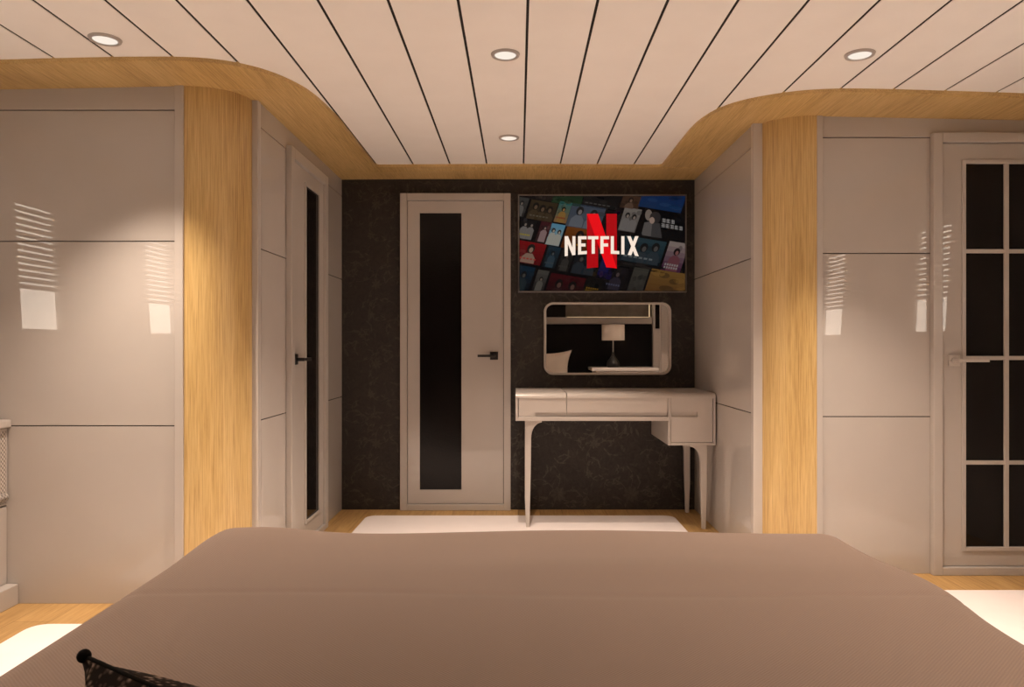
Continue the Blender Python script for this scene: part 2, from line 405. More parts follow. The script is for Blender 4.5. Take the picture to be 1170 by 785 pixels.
# back wall: dark floral paper, the motif laid on as a raised print
def floral_motif():
    mb = MB(); rnd = random.Random(3); YY = [4.7994]
    mi_r = [1]
    def nextY():
        YY[0] -= 3e-6
        if YY[0] < 4.7987: YY[0] = 4.7994
        return YY[0]
    def leaf(cx, cz, a, L, w, s, mi=1):
        ca, sa = math.cos(a), math.sin(a); P = []
        for k in range(9):
            t = k / 8; P.append((t * L, math.sin(PI * t) ** 0.8 * w))
        out = P + [(p[0], -p[1]) for p in P[-2:0:-1]]
        Y = nextY(); mb.add([(cx + s * (x * ca - y * sa), Y, cz + x * sa + y * ca) for x, y in out], [list(range(len(out)))], mi)
    def ribbon(pts, w, s, cx, cz):
        v = []; n = len(pts); Y = nextY()
        for i, p in enumerate(pts):
            q0, q1 = pts[max(i - 1, 0)], pts[min(i + 1, n - 1)]
            dx, dz = q1[0] - q0[0], q1[1] - q0[1]; L = math.hypot(dx, dz) or 1; ww = w * (1 - 0.6 * i / n)
            for sg in (1, -1): v.append((cx + s * (p[0] - sg * dz / L * ww), Y, cz + p[1] + sg * dx / L * ww))
        mb.add(v, [(2 * i, 2 * i + 1, 2 * i + 3, 2 * i + 2) for i in range(n - 1)], mi_r[0])
    def scroll(cx, cz, a, L, curl, s, w=0.0022):
        pts = []; x = y = 0; n = 16
        for i in range(n + 1):
            pts.append((x, y)); a += curl * (i / n) * 0.3; x += L / n * math.cos(a); y += L / n * math.sin(a)
        ribbon(pts, w, s, cx, cz)
        for i in (4, 7, 10, 13):
            sg = 1 if i % 2 else -1
            leaf(cx + s * pts[i][0], cz + pts[i][1], a - curl * 0.8 + sg * 1.1, 0.028 + 0.012 * rnd.random(), 0.005, s)
        return pts[-1]
    PX, PZ = 0.474, 0.52
    for i in range(-3, 4):
        for j in range(-1, 5):
            cx, cz = 0.26 + PX * i, 0.62 + PZ * j + (0.0)
            s = 1
            # large bloom: layered petals
            mi_r[0] = 2
            for k in range(46):
                dx, dz, a = rnd.uniform(-.237, .237), rnd.uniform(-.26, .26), rnd.uniform(0, 2 * PI)
                if k % 3 == 0: scroll(cx + dx, cz + dz, a, rnd.uniform(.06, .13), rnd.choice((-1.5, 1.5)), s, 0.0014)
                else: leaf(cx + dx, cz + dz, a, rnd.uniform(.02, .045), rnd.uniform(.004, .008), s, 2)
            mi_r[0] = 1
            for k in range(8):
                leaf(cx, cz, 2 * PI * k / 8 + 0.2, 0.054, 0.0165, s, 2)
                leaf(cx, cz, 2 * PI * k / 8 + 0.2, 0.050, 0.0035, s); leaf(cx, cz, 2 * PI * k / 8 + 0.6, 0.036, 0.0045, s)
            for k in range(6): leaf(cx + 0.01, cz + 0.008, 2 * PI * k / 6, 0.022, 0.0055, s)
            # stems and foliage
            scroll(cx + 0.02, cz - 0.03, -0.4, 0.24, 1.1, s); scroll(cx + 0.04, cz + 0.02, 0.1, 0.20, -1.2, s)
            scroll(cx - 0.02, cz - 0.04, -1.9, 0.20, -1.0, s); scroll(cx - 0.03, cz + 0.03, 2.2, 0.22, 1.3, s)
            scroll(cx, cz + 0.05, 1.3, 0.20, 1.2, s); scroll(cx + 0.10, cz - 0.17, 0.0, 0.18, 1.0, s)
            for k, (dx, dz, a) in enumerate([(-.03, -.07, -1.8), (.0, -.075, -1.5), (.03, -.09, -1.2), (.075, .03, -.2), (-.07, -.03, 2.9)]):
                leaf(cx + dx, cz + dz, a, 0.055, 0.009, s)
            # small bloom
            bx, bz = cx + 0.235, cz - 0.19
            for k in range(7): leaf(bx, bz, 2 * PI * k / 7, 0.036, 0.0075, s)
            scroll(bx, bz + 0.03, 1.6, 0.17, -1.4, s); scroll(bx - 0.02, bz - 0.02, -2.2, 0.17, 1.2, s); scroll(bx + .02, bz, .3, .16, 1.5, s)
            bx, bz = cx + 0.20, cz + 0.13
            for k in range(6): leaf(bx, bz, 2 * PI * k / 6 + .3, 0.028, 0.007, s)
            scroll(bx, bz, -0.9, 0.14, 1.4, s); scroll(bx, bz + .02, 2.0, 0.12, -1.4, s)
    # keep what lies on the wall
    keep = MB()
    for f, mi in zip(mb.f, mb.m):
        p = [mb.v[i] for i in f]
        if all(-1.15 < q[0] < 1.145 and 0.005 < q[2] < 2.15 for q in p):
            keep.add(p, [list(range(len(p)))], mi)
    return keep
mb = floral_motif()
mb.box(-1.26, 1.26, 4.80, 4.92, 0, WALL_TOP, 0)
struct(mb.build('wall_back', [M['paper'], M['motif'], M['motif_dim']], fix=False), 'alcove back wall in dark brown floral wallpaper', 'wall')

# leaning hull sides with two portholes each
def hull(name, label, s, wins):
    mb = MB(); xo = lambda z: s * (2.60 + 0.061 * (z - 1.16) + (0.027 if s > 0 else 0))
    ys = [-0.75] + [v for w in wins for v in w] + [3.5]
    zs = [0, 1.16, 1.85, 2.30]
    for i in range(len(ys) - 1):
        for j in range(3):
            if i % 2 == 1 and j == 1: continue
            v = [(xo(z) + s * t, y, z) for t in (0, 0.018) for y in (ys[i], ys[i + 1]) for z in (zs[j], zs[j + 1])]
            mb.add(v, [(0, 1, 3, 2), (4, 6, 7, 5), (0, 4, 5, 1), (2, 3, 7, 6), (0, 2, 6, 4), (1, 5, 7, 3)])
    struct(mb.build(name, M['satin']), label, 'wall')
    return xo
WL = [(0.56, 0.92), (1.93, 2.26)]; WR = [(0.56, 0.92), (2.005, 2.36)]
xoL = hull('wall_left', 'greige hull side on the left', -1, WL)
xoR = hull('wall_right', 'greige hull side on the right', 1, WR)
n_w = 0
for s, xo, wins, side in ((-1, xoL, WL, 'left'), (1, xoR, WR, 'right')):
    for q, (a, b) in enumerate(wins):
        n_w += 1
        where = side + ' hull side, ' + ('nearer the bedhead' if q == 0 else 'nearer the panel wall')
        w = structure('window_%d' % n_w, 'porthole window in the ' + where, 'window', (xo(1.5), (a + b) / 2, 1.16))
        fr = MB()
        def slab(mb, y0, y1, z0, z1, t0, t1):
            v = [(xo(z) + s * t, y, z) for t in (t0, t1) for y in (y0, y1) for z in (z0, z1)]
            mb.add(v, [(0, 1, 3, 2), (4, 6, 7, 5), (0, 4, 5, 1), (2, 3, 7, 6), (0, 2, 6, 4), (1, 5, 7, 3)])
        for (y0, y1, z0, z1) in ((a - .02, a, 1.14, 1.87), (b, b + .02, 1.14, 1.87), (a, b, 1.14, 1.16), (a, b, 1.85, 1.87)):
            slab(fr, y0, y1, z0, z1, -0.008, 0.0)
        fr.build('window_frame', M['satin'], w)
        pn = MB(); slab(pn, a, b, 1.16, 1.85, 0.012, 0.015); pn.build('pane', M['glass'], w)
        bl = thing('venetian_blind', 'slatted blind half lowered over the porthole in the ' + where, 'blind', (xo(1.5), (a + b) / 2, 1.36), 'porthole blinds')
        sl = MB()
        for k in range(14):
            z = 1.372 + 0.0345 * k; slab(sl, a + .004, b - .004, z, z + 0.0245, 0.003, 0.0045)
        sl.build('slats', M['satin'], bl)
        hr = MB(); slab(hr, a + .003, b - .003, 1.832, 1.849, 0.001, 0.008); hr.build('headrail', M['satin'], bl)

# wall behind the bed, seen in the mirror
mb = MB(); mb.box(-3.0, 3.0, -0.62, -0.50, 0, 2.30)
struct(mb.build('wall_head', M['niche']), 'brown wall behind the bed', 'wall')

# ================================================================== DOORS
def door_frame(mb, u0, u1, top, w, out, to3, sill=0.035):
    """out: (near, far) extents along the wall normal"""
    a, b = out
    for (p0, p1, z0, z1) in ((u0, u0 + w, 0, top), (u1 - w, u1, 0, top), (u0 + w, u1 - w, top - w, top), (u0 + w, u1 - w, 0, sill)):
        v = [to3(u, z, h) for h in (a, b) for u in (p0, p1) for z in (z0, z1)]
        mb.add(v, [(0, 1, 3, 2), (4, 6, 7, 5), (0, 4, 5, 1), (2, 3, 7, 6), (0, 2, 6, 4), (1, 5, 7, 3)])
def bx3(mb, u0, u1, z0, z1, h0, h1, to3):
    v = [to3(u, z, h) for h in (h0, h1) for u in (u0, u1) for z in (z0, z1)]
    return mb.add(v, [(0, 1, 3, 2), (4, 6, 7, 5), (0, 4, 5, 1), (2, 3, 7, 6), (0, 2, 6, 4), (1, 5, 7, 3)])

# back door
B = 4.8
to = lambda u, z, h: (u, B - h, z)
xb = lambda px, d=B: (px - CX) * d / F
zb = lambda py, d=B: CZ - (py - CY) * d / F
d1 = structure('door_1', 'greige door with a tall black glass strip in the floral back wall', 'door', (xb(520), B, 0))
mb = MB(); door_frame(mb, xb(457, 4.77), xb(583.5, 4.77), 2.06, 0.045, (0.001, 0.032), to, 0.04)
mb.build('door_frame', M['satin'], d1, bevel=0.003)
bx3(MB(), xb(457, 4.77) + .04, xb(583.5, 4.77) - .04, 0.036, 2.02, 0.0004, 0.0009, to).build('gap_shade', M['gap'], d1)  # black sheet behind the leaf, painting the shade inside the frame gap
gx0, gx1, gz0, gz1 = xb(480), xb(527.5), zb(559), zb(244)
lx0, lx1 = xb(457, 4.77) + 0.048, xb(583.5, 4.77) - 0.048
mb = MB()
for (a, b_, c, d_) in ((lx0, gx0, 0.043, 2.012), (gx1, lx1, 0.043, 2.012), (gx0, gx1, 0.043, gz0), (gx0, gx1, gz1, 2.012)):
    bx3(mb, a, b_, c, d_, 0.001, 0.015, to)
mb.build('door_leaf', M['lacquer'], d1)
bx3(MB(), gx0, gx1, gz0, gz1, 0.001, 0.013, to).build('glass_strip', M['ribbed_glass'], d1)
# handle: square rose and flat lever
h = bpy.data.objects.new('handle', None); COL.objects.link(h); h.parent = d1
hx, hz = xb(564.5, 4.78), zb(406.5, 4.78)
h.location = Vector((hx, B - 0.015, hz)) - d1.location
def rose(parent, to3, u, z, h0, sz, mat):
    bx3(MB(), u - sz, u + sz, z - sz, z + sz, h0, h0 + 0.010, to3).build('rose', mat, parent, bevel=0.002)
def lever(parent, to3, u, z, h0, L, mat, hh=0.008):
    mb = MB(); bx3(mb, u - 0.009, u + 0.009, z - 0.009, z + 0.009, h0 + 0.010, h0 + 0.05, to3)
    a, b_ = sorted((u - (0.009 if L > 0 else -0.009), u + L))
    bx3(mb, a, b_, z - hh, z + hh, h0 + 0.042, h0 + 0.052, to3)
    mb.build('lever', mat, parent, bevel=0.002)
rose(h, to, hx, hz, 0.015, 0.026, M['black_metal']); lever(h, to, hx, hz, 0.015, -0.105, M['black_metal'])

# narrow glazed door in the alcove's left side
A = -1.154
to = lambda u, z, h: (A + h, u, z)
d2 = structure('door_2', 'greige door with a black glass strip in the alcove left wall', 'door', (A, 4.0, 0))
u0, u1 = 3.644, 4.347
mb = MB(); door_frame(mb, u0, u1, 2.065, 0.055, (0.001, 0.030), to, 0.03); mb.build('door_frame', M['satin'], d2, bevel=0.003)
bx3(MB(), u0 + .05, u1 - .05, 0.026, 2.015, 0.0004, 0.0009, to).build('gap_shade', M['gap'], d2)  # shade of the gap round this leaf, put in as a black sheet
g0, g1, gz0, gz1 = 3.925, 4.19, 0.13, 1.93
mb = MB()
for (a, b_, c, d_) in ((u0 + .058, g0, .033, 2.006), (g1, u1 - .058, .033, 2.006), (g0, g1, .033, gz0), (g0, g1, gz1, 2.006)):
    bx3(mb, a, b_, c, d_, 0.001, 0.014, to)
mb.build('door_leaf', M['satin'], d2)
mb = MB()
for (a, b_, c, d_) in ((g0 - .012, g0 + .006, gz0 - .012, gz1 + .012), (g1 - .006, g1 + .012, gz0 - .012, gz1 + .012), (g0 + .006, g1 - .006, gz0 - .012, gz0 + .006), (g0 + .006, g1 - .006, gz1 - .006, gz1 + .012)):
    bx3(mb, a, b_, c, d_, 0.014, 0.022, to)
mb.build('glazing_bead', M['satin'], d2, bevel=0.002)
bx3(MB(), g0, g1, gz0, gz1, 0.001, 0.012, to).build('glass_strip', M['black_glass'], d2)
h = bpy.data.objects.new('handle', None); COL.objects.link(h); h.parent = d2
hu, hz = 3.745, 1.00
h.location = Vector((A + 0.014, hu, hz)) - d2.location
rose(h, to, hu, hz, 0.014, 0.027, M['black_metal']); lever(h, to, hu, hz, 0.014, 0.125, M['black_metal'])

# glazed grid door on the right
R = 3.45
to = lambda u, z, h: (u, R - h, z)
xr = lambda px, d=R: (px - CX) * d / F
zr = lambda py, d=R: CZ - (py - CY) * d / F
d3 = structure('door_3', 'greige door glazed in a grid of black panes on the right wall', 'door', (2.28, R, 0))
u0, u1 = xr(1066.5, 3.42), 2.60
mb = MB(); door_frame(mb, u0, u1, 2.062, 0.044, (0.001, 0.032), to, 0.038); mb.build('door_frame', M['satin'], d3, bevel=0.003)
bx3(MB(), u0 + .04, u1 - .04, 0.034, 2.022, 0.0004, 0.0009, to).build('gap_shade', M['gap'], d3)  # black sheet standing in for the shadow line inside the frame
gl, gr = xr(1101), xr(1101) + 2 * (xr(1145) - xr(1101)) + 0.021
gz0, gz1 = zr(624), zr(188)
mb = MB(); l0, l1 = u0 + .047, u1 - .047
for (a, b_, c, d_) in ((l0, gl, .041, 2.015), (gr, l1, .041, 2.015), (gl, gr, .041, gz0), (gl, gr, gz1, 2.015)):
    bx3(mb, a, b_, c, d_, 0.001, 0.013, to)
mb.build('door_leaf', M['lacquer'], d3)
mb = MB()
for (a, b_, c, d_) in ((gl - .018, gl, gz0 - .018, gz1 + .018), (gr, gr + .018, gz0 - .018, gz1 + .018), (gl, gr, gz0 - .018, gz0), (gl, gr, gz1, gz1 + .018)):
    bx3(mb, a, b_, c, d_, 0.013, 0.021, to)
mb.build('glazing_bead', M['satin'], d3, bevel=0.002)
mb = MB(); um = (gl + gr) / 2
bx3(mb, um - .0105, um + .0105, gz0, gz1, 0.007, 0.019, to)
for py in (287.5, 409, 528):
    z = zr(py)
    for a, b_ in ((gl, um - .0105), (um + .0105, gr)): bx3(mb, a, b_, z - .0095, z + .0095, 0.007, 0.018, to)
mb.build('glazing_bars', M['satin'], d3, bevel=0.0025)
zz = [gz0] + [zr(p) for p in (528, 409, 287.5)] + [gz1]
for i in range(4):
    for a, b_ in ((gl, um), (um, gr)):
        bx3(MB(), a, b_, zz[i], zz[i + 1], 0.001, 0.006, to).build('glass_pane', M['black_glass'], d3)
h = bpy.data.objects.new('handle', None); COL.objects.link(h); h.parent = d3
hu, hz = xr(1090.5, 3.43), zr(412, 3.43)
h.location = Vector((hu, R - 0.013, hz)) - d3.location
for s_ in (1, -1):
    bx3(MB(), hu - .026, hu + .026, hz + (0.001 if s_ > 0 else -.026), hz + (.026 if s_ > 0 else -.001), 0.013, 0.022, to).build('rose_plate', M['chrome'], h, bevel=0.002)
MB().lathe([(0.0, 0.0), (0.015, 0.0), (0.015, 0.012), (0.0, 0.012)], (hu, R - 0.034, hz), 24, axis=1).build('rose_ring', M['chrome'], h)
lever(h, to, hu, hz, 0.016, 0.135, M['chrome'], 0.0065)

# ================================================================== CARPET
def round_poly(pts, r, n=6):
    out = []
    for i, p in enumerate(pts):
        a, b = Vector(pts[i - 1]), Vector(pts[(i + 1) % len(pts)]); p = Vector(p)
        d0, d1_ = (a - p).normalized(), (b - p).normalized()
        p0, p1 = p + d0 * r, p + d1_ * r
        for k in range(n + 1):
            t = k / n; q = p0 * (1 - t) ** 2 + p * 2 * t * (1 - t) + p1 * t * t; out.append((q.x, q.y))
    return out
pl = round_poly([(-1.815, -0.15), (-1.845, 2.80), (-0.95, 2.80), (-0.945, 4.585), (0.965, 4.585), (0.965, 3.187), (2.30, 3.187), (2.30, -0.15)], 0.075)
tag(MB().prism(pl, XY, 0.0, 0.012).build('carpet', M['carpet'], origin=(0, 2, 0), bevel=0.004), 'white fitted carpet with rounded corners on the oak floor around the bed', 'carpet')

# ================================================================== BED
bed = thing('bed_base', 'low bed base standing on the white carpet under the mattress', 'bed', (0.03, 0.8, 0.012))
MB().box(-0.74, 0.80, -0.36, 1.98, 0.10, 0.28).build('platform', M['black_fabric'], bed, bevel=0.01)
for x in (-0.66, 0.72):
    for y in (-0.28, 1.86): MB().lathe([(0.022, 0.012), (0.032, 0.10)], (x, y, 0), 20).build('leg', M['black_metal'], bed)
tag(MB().box(-0.76, 0.82, -0.38, 2.02, 0.281, 0.50).build('mattress', M['linen'], origin=(0.03, 0.8, 0.281), bevel=0.05, seg=4), 'cream mattress lying on the bed base under the brown bedspread', 'mattress')

def bedspread():
    xl, xr_, yf, r, top = -0.787, 0.842, 2.040, 0.10, 0.55
    y0 = 0.05
    nx, ny = 220, 230
    drop = 0.40
    E = r * PI / 2 + drop
    verts = []; faces = []
    for j in range(ny + 1):
        b = y0 + (yf + E - y0) * j / ny
        for i in range(nx + 1):
            a = (xl - E) + (xr_ - xl + 2 * E) * i / nx
            ex = a - xr_ if a > xr_ else (a - xl if a < xl else 0.0)
            ey = b - yf if b > yf else 0.0
            cx, cy = min(max(a, xl), xr_), min(b, yf)
            e = math.hypot(ex, ey)
            # height of the top: soft fullness of the quilt
            z = top
            z += 0.016 * math.exp(-(((cx + 0.70) / 0.16) ** 2 + ((cy - 2.0) / 0.16) ** 2))
            z += 0.005 * math.sin(cx * 5.1 + 0.7) * math.sin(cy * 3.6 + 0.4)
            z += 0.010 * math.exp(-(((cx - 0.30) / 0.5) ** 2 + ((cy - 1.72) / 0.10) ** 2))
            z -= 0.0022 * math.exp(-(((cy - 1.54 + 0.012 * math.sin(cx * 3)) / 0.012) ** 2))       # stitched seam across
            px_ = cx; py_ = cy
            if cx > 0.5: px_ += 0.035 * math.exp(-((cy - 1.62) / 0.16) ** 2) * min(1, (cx - 0.5) / 0.34)
            if e > 0:
                emax = E; e2 = min(e, emax); dx, dy = ex / e, ey / e
                rr = r
                if e2 < rr * PI / 2:
                    th = e2 / rr; out = rr * math.sin(th); dz = rr * (1 - math.cos(th))
                else:
                    dn = e2 - rr * PI / 2
                    w = 0.014 * math.sin(9.0 * (cx if abs(dy) > abs(dx) else cy) + 1.5 * math.sin(4 * (cx + cy))) * min(1, dn / 0.2)
                    out = rr + w + 0.02 * dn; dz = rr + dn
                px_ += dx * out; py_ += dy * out; z -= dz
            verts.append((px_, py_, z))
    for j in range(ny):
        for i in range(nx):
            k = j * (nx + 1) + i; faces.append((k, k + 1, k + nx + 2, k + nx + 1))
    mb = MB(); mb.add(verts, faces, 0, True)
    o = mb.build('bedspread', M['bedspread'], origin=(0.03, 1.0, 0.05), fix=False)
    sd = o.modifiers.new('thick', 'SOLIDIFY'); sd.thickness = 0.02; sd.offset = -1
    return tag(o, 'brown woven bedspread draped over the bed in the foreground', 'bedspread')
bedspread()

def pillow(name, mat, w, hgt, t, M4, label, cat, pinch=0.07, group=None, piping=None, seam=False):
    """soft cushion with pulled-out corners; local x across, local z up, local y thickness"""
    n = 36; top = []; bot = []
    def edge(u, v):
        return (u * w / 2 * (1 - pinch * (1 - v * v) * abs(u)), v * hgt / 2 * (1 - pinch * 1.2 * (1 - u * u) * abs(v)))
    verts = []; faces = []
    for sgn in (1, -1):
        o = len(verts)
        for j in range(n + 1):
            for i in range(n + 1):
                u, v = 2 * i / n - 1, 2 * j / n - 1
                x, z = edge(u, v)
                p = max(0.0, (1 - abs(u) ** 2.6)) ** 0.55 * max(0.0, (1 - abs(v) ** 2.6)) ** 0.55
                verts.append(M4 @ Vector((x, sgn * (t / 2 * p + 0.002), z)))
        for j in range(n):
            for i in range(n):
                k = o + j * (n + 1) + i; faces.append((k, k + 1, k + n + 2, k + n + 1))
    m = (n + 1) ** 2
    rim = [i for i in range(n)] + [n + j * (n + 1) for j in range(n)] + [n * (n + 1) + n - i for i in range(n)] + [(n - j) * (n + 1) for j in range(n)]
    for a, b in zip(rim, rim[1:] + rim[:1]): faces.append((a, b, b + m, a + m))
    loc = M4.to_translation()
    th = thing(name, label, cat, loc, group)
    mb = MB(); mb.add(verts, faces, 0, True); mb.build('cover', mat, th)
    if piping:
        pts = [(verts[i] + verts[i + m]) / 2 for i in rim]; pts.append(pts[0]); pts = [Vector(p) for p in pts]
        mb = MB(); mb.tube(pts, 0.0014 if seam else 0.0045, 8)
        if seam:
            for c in (pts[0], pts[n], pts[2 * n], pts[3 * n]): mb.lathe([(0.0042 * math.sin(PI * q / 8) + 1e-6, -0.0042 * math.cos(PI * q / 8)) for q in range(9)], c, 14)
        mb.build('piping', piping, th)
    return th
# cream pillows standing against the panel
for x, lab in ((0.375, 'cream pillow standing against the dark panel on the lamp side'), (-0.33, 'cream pillow standing against the dark panel on the side away from the lamp')):
    Mx = Matrix.Translation((x, -0.285, 0.765)) @ Matrix.Rotation(math.radians(-12), 4, 'X')
    pillow('pillow', M['linen'], 0.66, 0.50, 0.15, Mx, lab, 'pillow', pinch=0.17, group='cream pillows at the bedhead', piping=M['linen'])
# dark cushion at the lower left of the photograph
cor = Vector((-0.266, 0.45, 0.880))
rot = Matrix.Rotation(math.radians(-26), 4, 'Z') @ Matrix.Rotation(math.radians(8), 4, 'X')
wv, hv = 0.42, 0.315
off = rot @ Vector((-wv / 2, 0, hv / 2))
Mx = Matrix.Translation(cor - off) @ rot
pillow('cushion', M['floral'], wv, hv, 0.13, Mx, 'dark floral cushion with black piping lying on the brown bedspread', 'cushion', piping=M['black_fabric'], seam=True)

# ================================================================== DESK
D0, D1 = 4.25, 4.79
desk = thing('dressing_desk', 'greige dressing desk with slim tapered legs against the floral wall', 'desk', (0.55, 4.5, 0))
xd = lambda px: (px - CX) * D0 / F
zd = lambda py: CZ - (py - CY) * D0 / F
L, Rr = xd(589), 1.140
ztop, zlow, zped = 0.795, zd(481), zd(509)
pedx = xd(763.5); t = 0.014; dvx = xd(647.4)
# carcass shell with rounded upper front edge (profile in y-z)
def top_profile(y0, y1, z0, z1, r):
    return [(y0, z0)] + arc(y0 + r, z1 - r, r, 180, 90, 8) + [(y1, z1), (y1, z0)]
mb = MB(); tp = top_profile(D0, D1, zd(454.5), ztop, 0.03)
mb.prism(tp, YZ, L, dvx - .0028, 0, True); mb.build('lift_lid', M['desk'], desk).modifiers.new('e', 'EDGE_SPLIT').split_angle = math.radians(35)
mb = MB(); mb.prism(tp, YZ, dvx + .0028, Rr, 0, True); mb.build('tabletop', M['desk'], desk).modifiers.new('e', 'EDGE_SPLIT').split_angle = math.radians(35)
zt = zd(454.5) - 0.0005
mb = MB()
mb.box(L, L + t, D0, D1, zlow, zt)                                   # left cheek
mb.box(L + t, pedx, D0, D1, zlow, zlow + 0.024)                      # bottom rail
mb.box(pedx, pedx + t, D0, D1, zped, zt)                             # pedestal cheeks
mb.box(Rr - t, Rr, D0, D1, zped, zt)
mb.box(pedx + t, Rr - t, D0, D1, zped, zped + 0.016)
mb.box(L + t, pedx, D1 - .012, D1, zlow + .024, zt)
mb.box(pedx + t, Rr - t, D1 - .012, D1, zped + .016, zt)
mb.build('carcass', M['desk'], desk, bevel=0.002)
gz0, gz1 = zlow + 0.026, zlow + 0.026 + 0.023
def drawer(x0, x1, z0, z1, grip):
    """front with a finger groove cut out of it; grip = (gx0, gx1, gz0, gz1)"""
    dr = bpy.data.objects.new('drawer', None); COL.objects.link(dr); dr.parent = desk
    dr.location = Vector(((x0 + x1) / 2, D0, z0)) - Vector(desk.location)
    y0, y1 = D0 + .004, D0 + .022; a, b, c, d = grip; mb = MB()
    if a > x0: mb.box(x0, a, y0, y1, z0, z1)
    if b < x1: mb.box(b, x1, y0, y1, z0, z1)
    mb.box(a, b, y0, y1, d, z1)
    if c > z0: mb.box(a, b, y0, y1, z0, c)
    mb.build('drawer_front', M['desk'], dr)
    MB().box(a, b, y1 - .004, y1 + .004, c, d).build('grip_groove', M['satin'], dr)
    MB().box(x0 + .01, x1 - .01, y1 + .004, D1 - .03, z0 + .004, z1 - .01).build('drawer_box', M['desk'], dr)
drawer(L + t + .004, dvx - .001, zlow + .026, zt - .002, (xd(611.5), dvx - .001, gz0, gz1))
drawer(dvx + .001, pedx - .003, zlow + .026, zt - .002, (dvx + .001, pedx - .003, gz0, gz1))
drawer(pedx + t + .002, Rr - t - .004, zped + .018, zt - .002, (xd(767.5), xd(797), zd(476.5), zd(471)))
def desk_leg(xo, y, ztop_, inward, z0=0.0):
    """upright with its outer side straight, a flared bracket curving inward under the carcass"""
    zt_ = ztop_ - 0.0005
    pts = [(0.0, zt_), (0.0, 0.18), (0.006, z0), (0.027, z0), (0.036, zt_ - 0.22)]
    pts += [(0.037 + 0.062 * (1 - math.cos(q * PI / 2 / 8)), zt_ - 0.100 + 0.088 * math.sin(q * PI / 2 / 8)) for q in range(9)]
    pts += [(0.099, zt_)]
    P = [(xo + inward * a, b) for a, b in pts]
    def taper(a, b, h): return (a, y + (h - 0.5) * (0.026 + 0.012 * min(1, b / zt_)), b)
    mb = MB(); mb.prism(P, taper, 0, 1); return mb.build('leg', M['desk'], desk, bevel=0.003)
desk_leg(xd(599.8), 4.30, zlow, 1, 0.0125); desk_leg(xd(600.5), 4.72, zlow, 1)
desk_leg(1.098, 4.30, zped, -1); desk_leg(1.098, 4.72, zped, -1)

# ================================================================== MIRROR
mr = thing('wall_mirror', 'wide mirror with rounded corners and a slim greige frame above the desk', 'mirror', (0.58, 4.79, zb(428)))
fx0, fx1, fz0, fz1 = xb(621.5, 4.76), xb(767, 4.76), zb(428.3, 4.76), zb(345.5, 4.76)
n = 10
po = rrect(fx0, fx1, fz0, fz1, 0.06, n); pi_ = rrect(fx0 + .015, fx1 - .015, fz0 + .013, fz1 - .013, 0.047, n)
mb = MB(); K = len(po)
v = [(a, y, b) for y in (4.755, 4.798) for a, b in po] + [(a, y, b) for y in (4.755, 4.798) for a, b in pi_]
f = []
for i in range(K):
    j = (i + 1) % K
    f += [(i, j, K + j, K + i), (2 * K + i, 3 * K + i, 3 * K + j, 2 * K + j), (i, 2 * K + i, 2 * K + j, j), (K + i, K + j, 3 * K + j, 3 * K + i)]
mb.add(v, f); mb.build('frame', M['satin'], mr, bevel=0.002)
MB().prism(rrect(fx0 + .0152, fx1 - .0152, fz0 + .0132, fz1 - .0132, 0.0468, n), XZ, 4.772, 4.796).build('mirror_glass', M['mirror'], mr)

# ================================================================== TELEVISION
TVY = 4.755
sx = lambda px: (580 + px / 5.318 - CX) * TVY / F
sz = lambda py: CZ - (210 + py / 5.318 - CY) * TVY / F
tv = thing('television', 'flat television showing a red letter logo over film posters on the floral wall', 'television', (0.57, 4.79, sz(660)))
x0, x1, z0, z1 = sx(63), sx(1088), sz(660), sz(64)
MB().box(x0 + .004, x1 - .004, TVY + .004, 4.798, z0 + .004, z1 - .004).build('back_shell', M['black_metal'], tv, bevel=0.004)
mb = MB(); w_ = 0.0075
for q in ((x0, x0 + w_, z0, z1), (x1 - w_, x1, z0, z1), (x0 + w_, x1 - w_, z1 - w_, z1), (x0 + w_, x1 - w_, z0, z0 + w_ * 1.2)):
    mb.box(q[0], q[1], TVY - .001, TVY + .010, q[2], q[3])
mb.build('bezel', M['dark_steel'], tv, bevel=0.0015)
def lin(c): return tuple(((v / 255) / 12.92 if v / 255 <= 0.04045 else ((v / 255 + 0.055) / 1.055) ** 2.4) for v in c)
pic = MB(); LAYER = [0]
SX0, SX1, SY0, SY1 = 72, 1079, 74, 650
def clip(poly):
    for ax, lim, sg in ((0, SX0, 1), (0, SX1, -1), (1, SY0, 1), (1, SY1, -1)):
        out = []
        for i in range(len(poly)):
            p, q = poly[i - 1], poly[i]
            ip, iq = sg * (p[ax] - lim) >= 0, sg * (q[ax] - lim) >= 0
            if ip != iq:
                t_ = (lim - p[ax]) / (q[ax] - p[ax]); out.append((p[0] + (q[0] - p[0]) * t_, p[1] + (q[1] - p[1]) * t_))
            if iq: out.append(q)
        poly = out
        if len(poly) < 3: return []
    return poly
def shape(poly, col, layer):
    poly = clip(poly)
    if not poly: return
    y = TVY + .0039 - 0.00012 * layer
    pic.add([(sx(a), y, sz(b)) for a, b in poly], [list(range(len(poly)))], 0, False, lin(col))
shape([(SX0, SY0), (SX1, SY0), (SX1, SY1), (SX0, SY1)], (5, 4, 5), 0)
def mix(c, d, t_): return tuple(c[i] * (1 - t_) + d[i] * t_ for i in range(3))
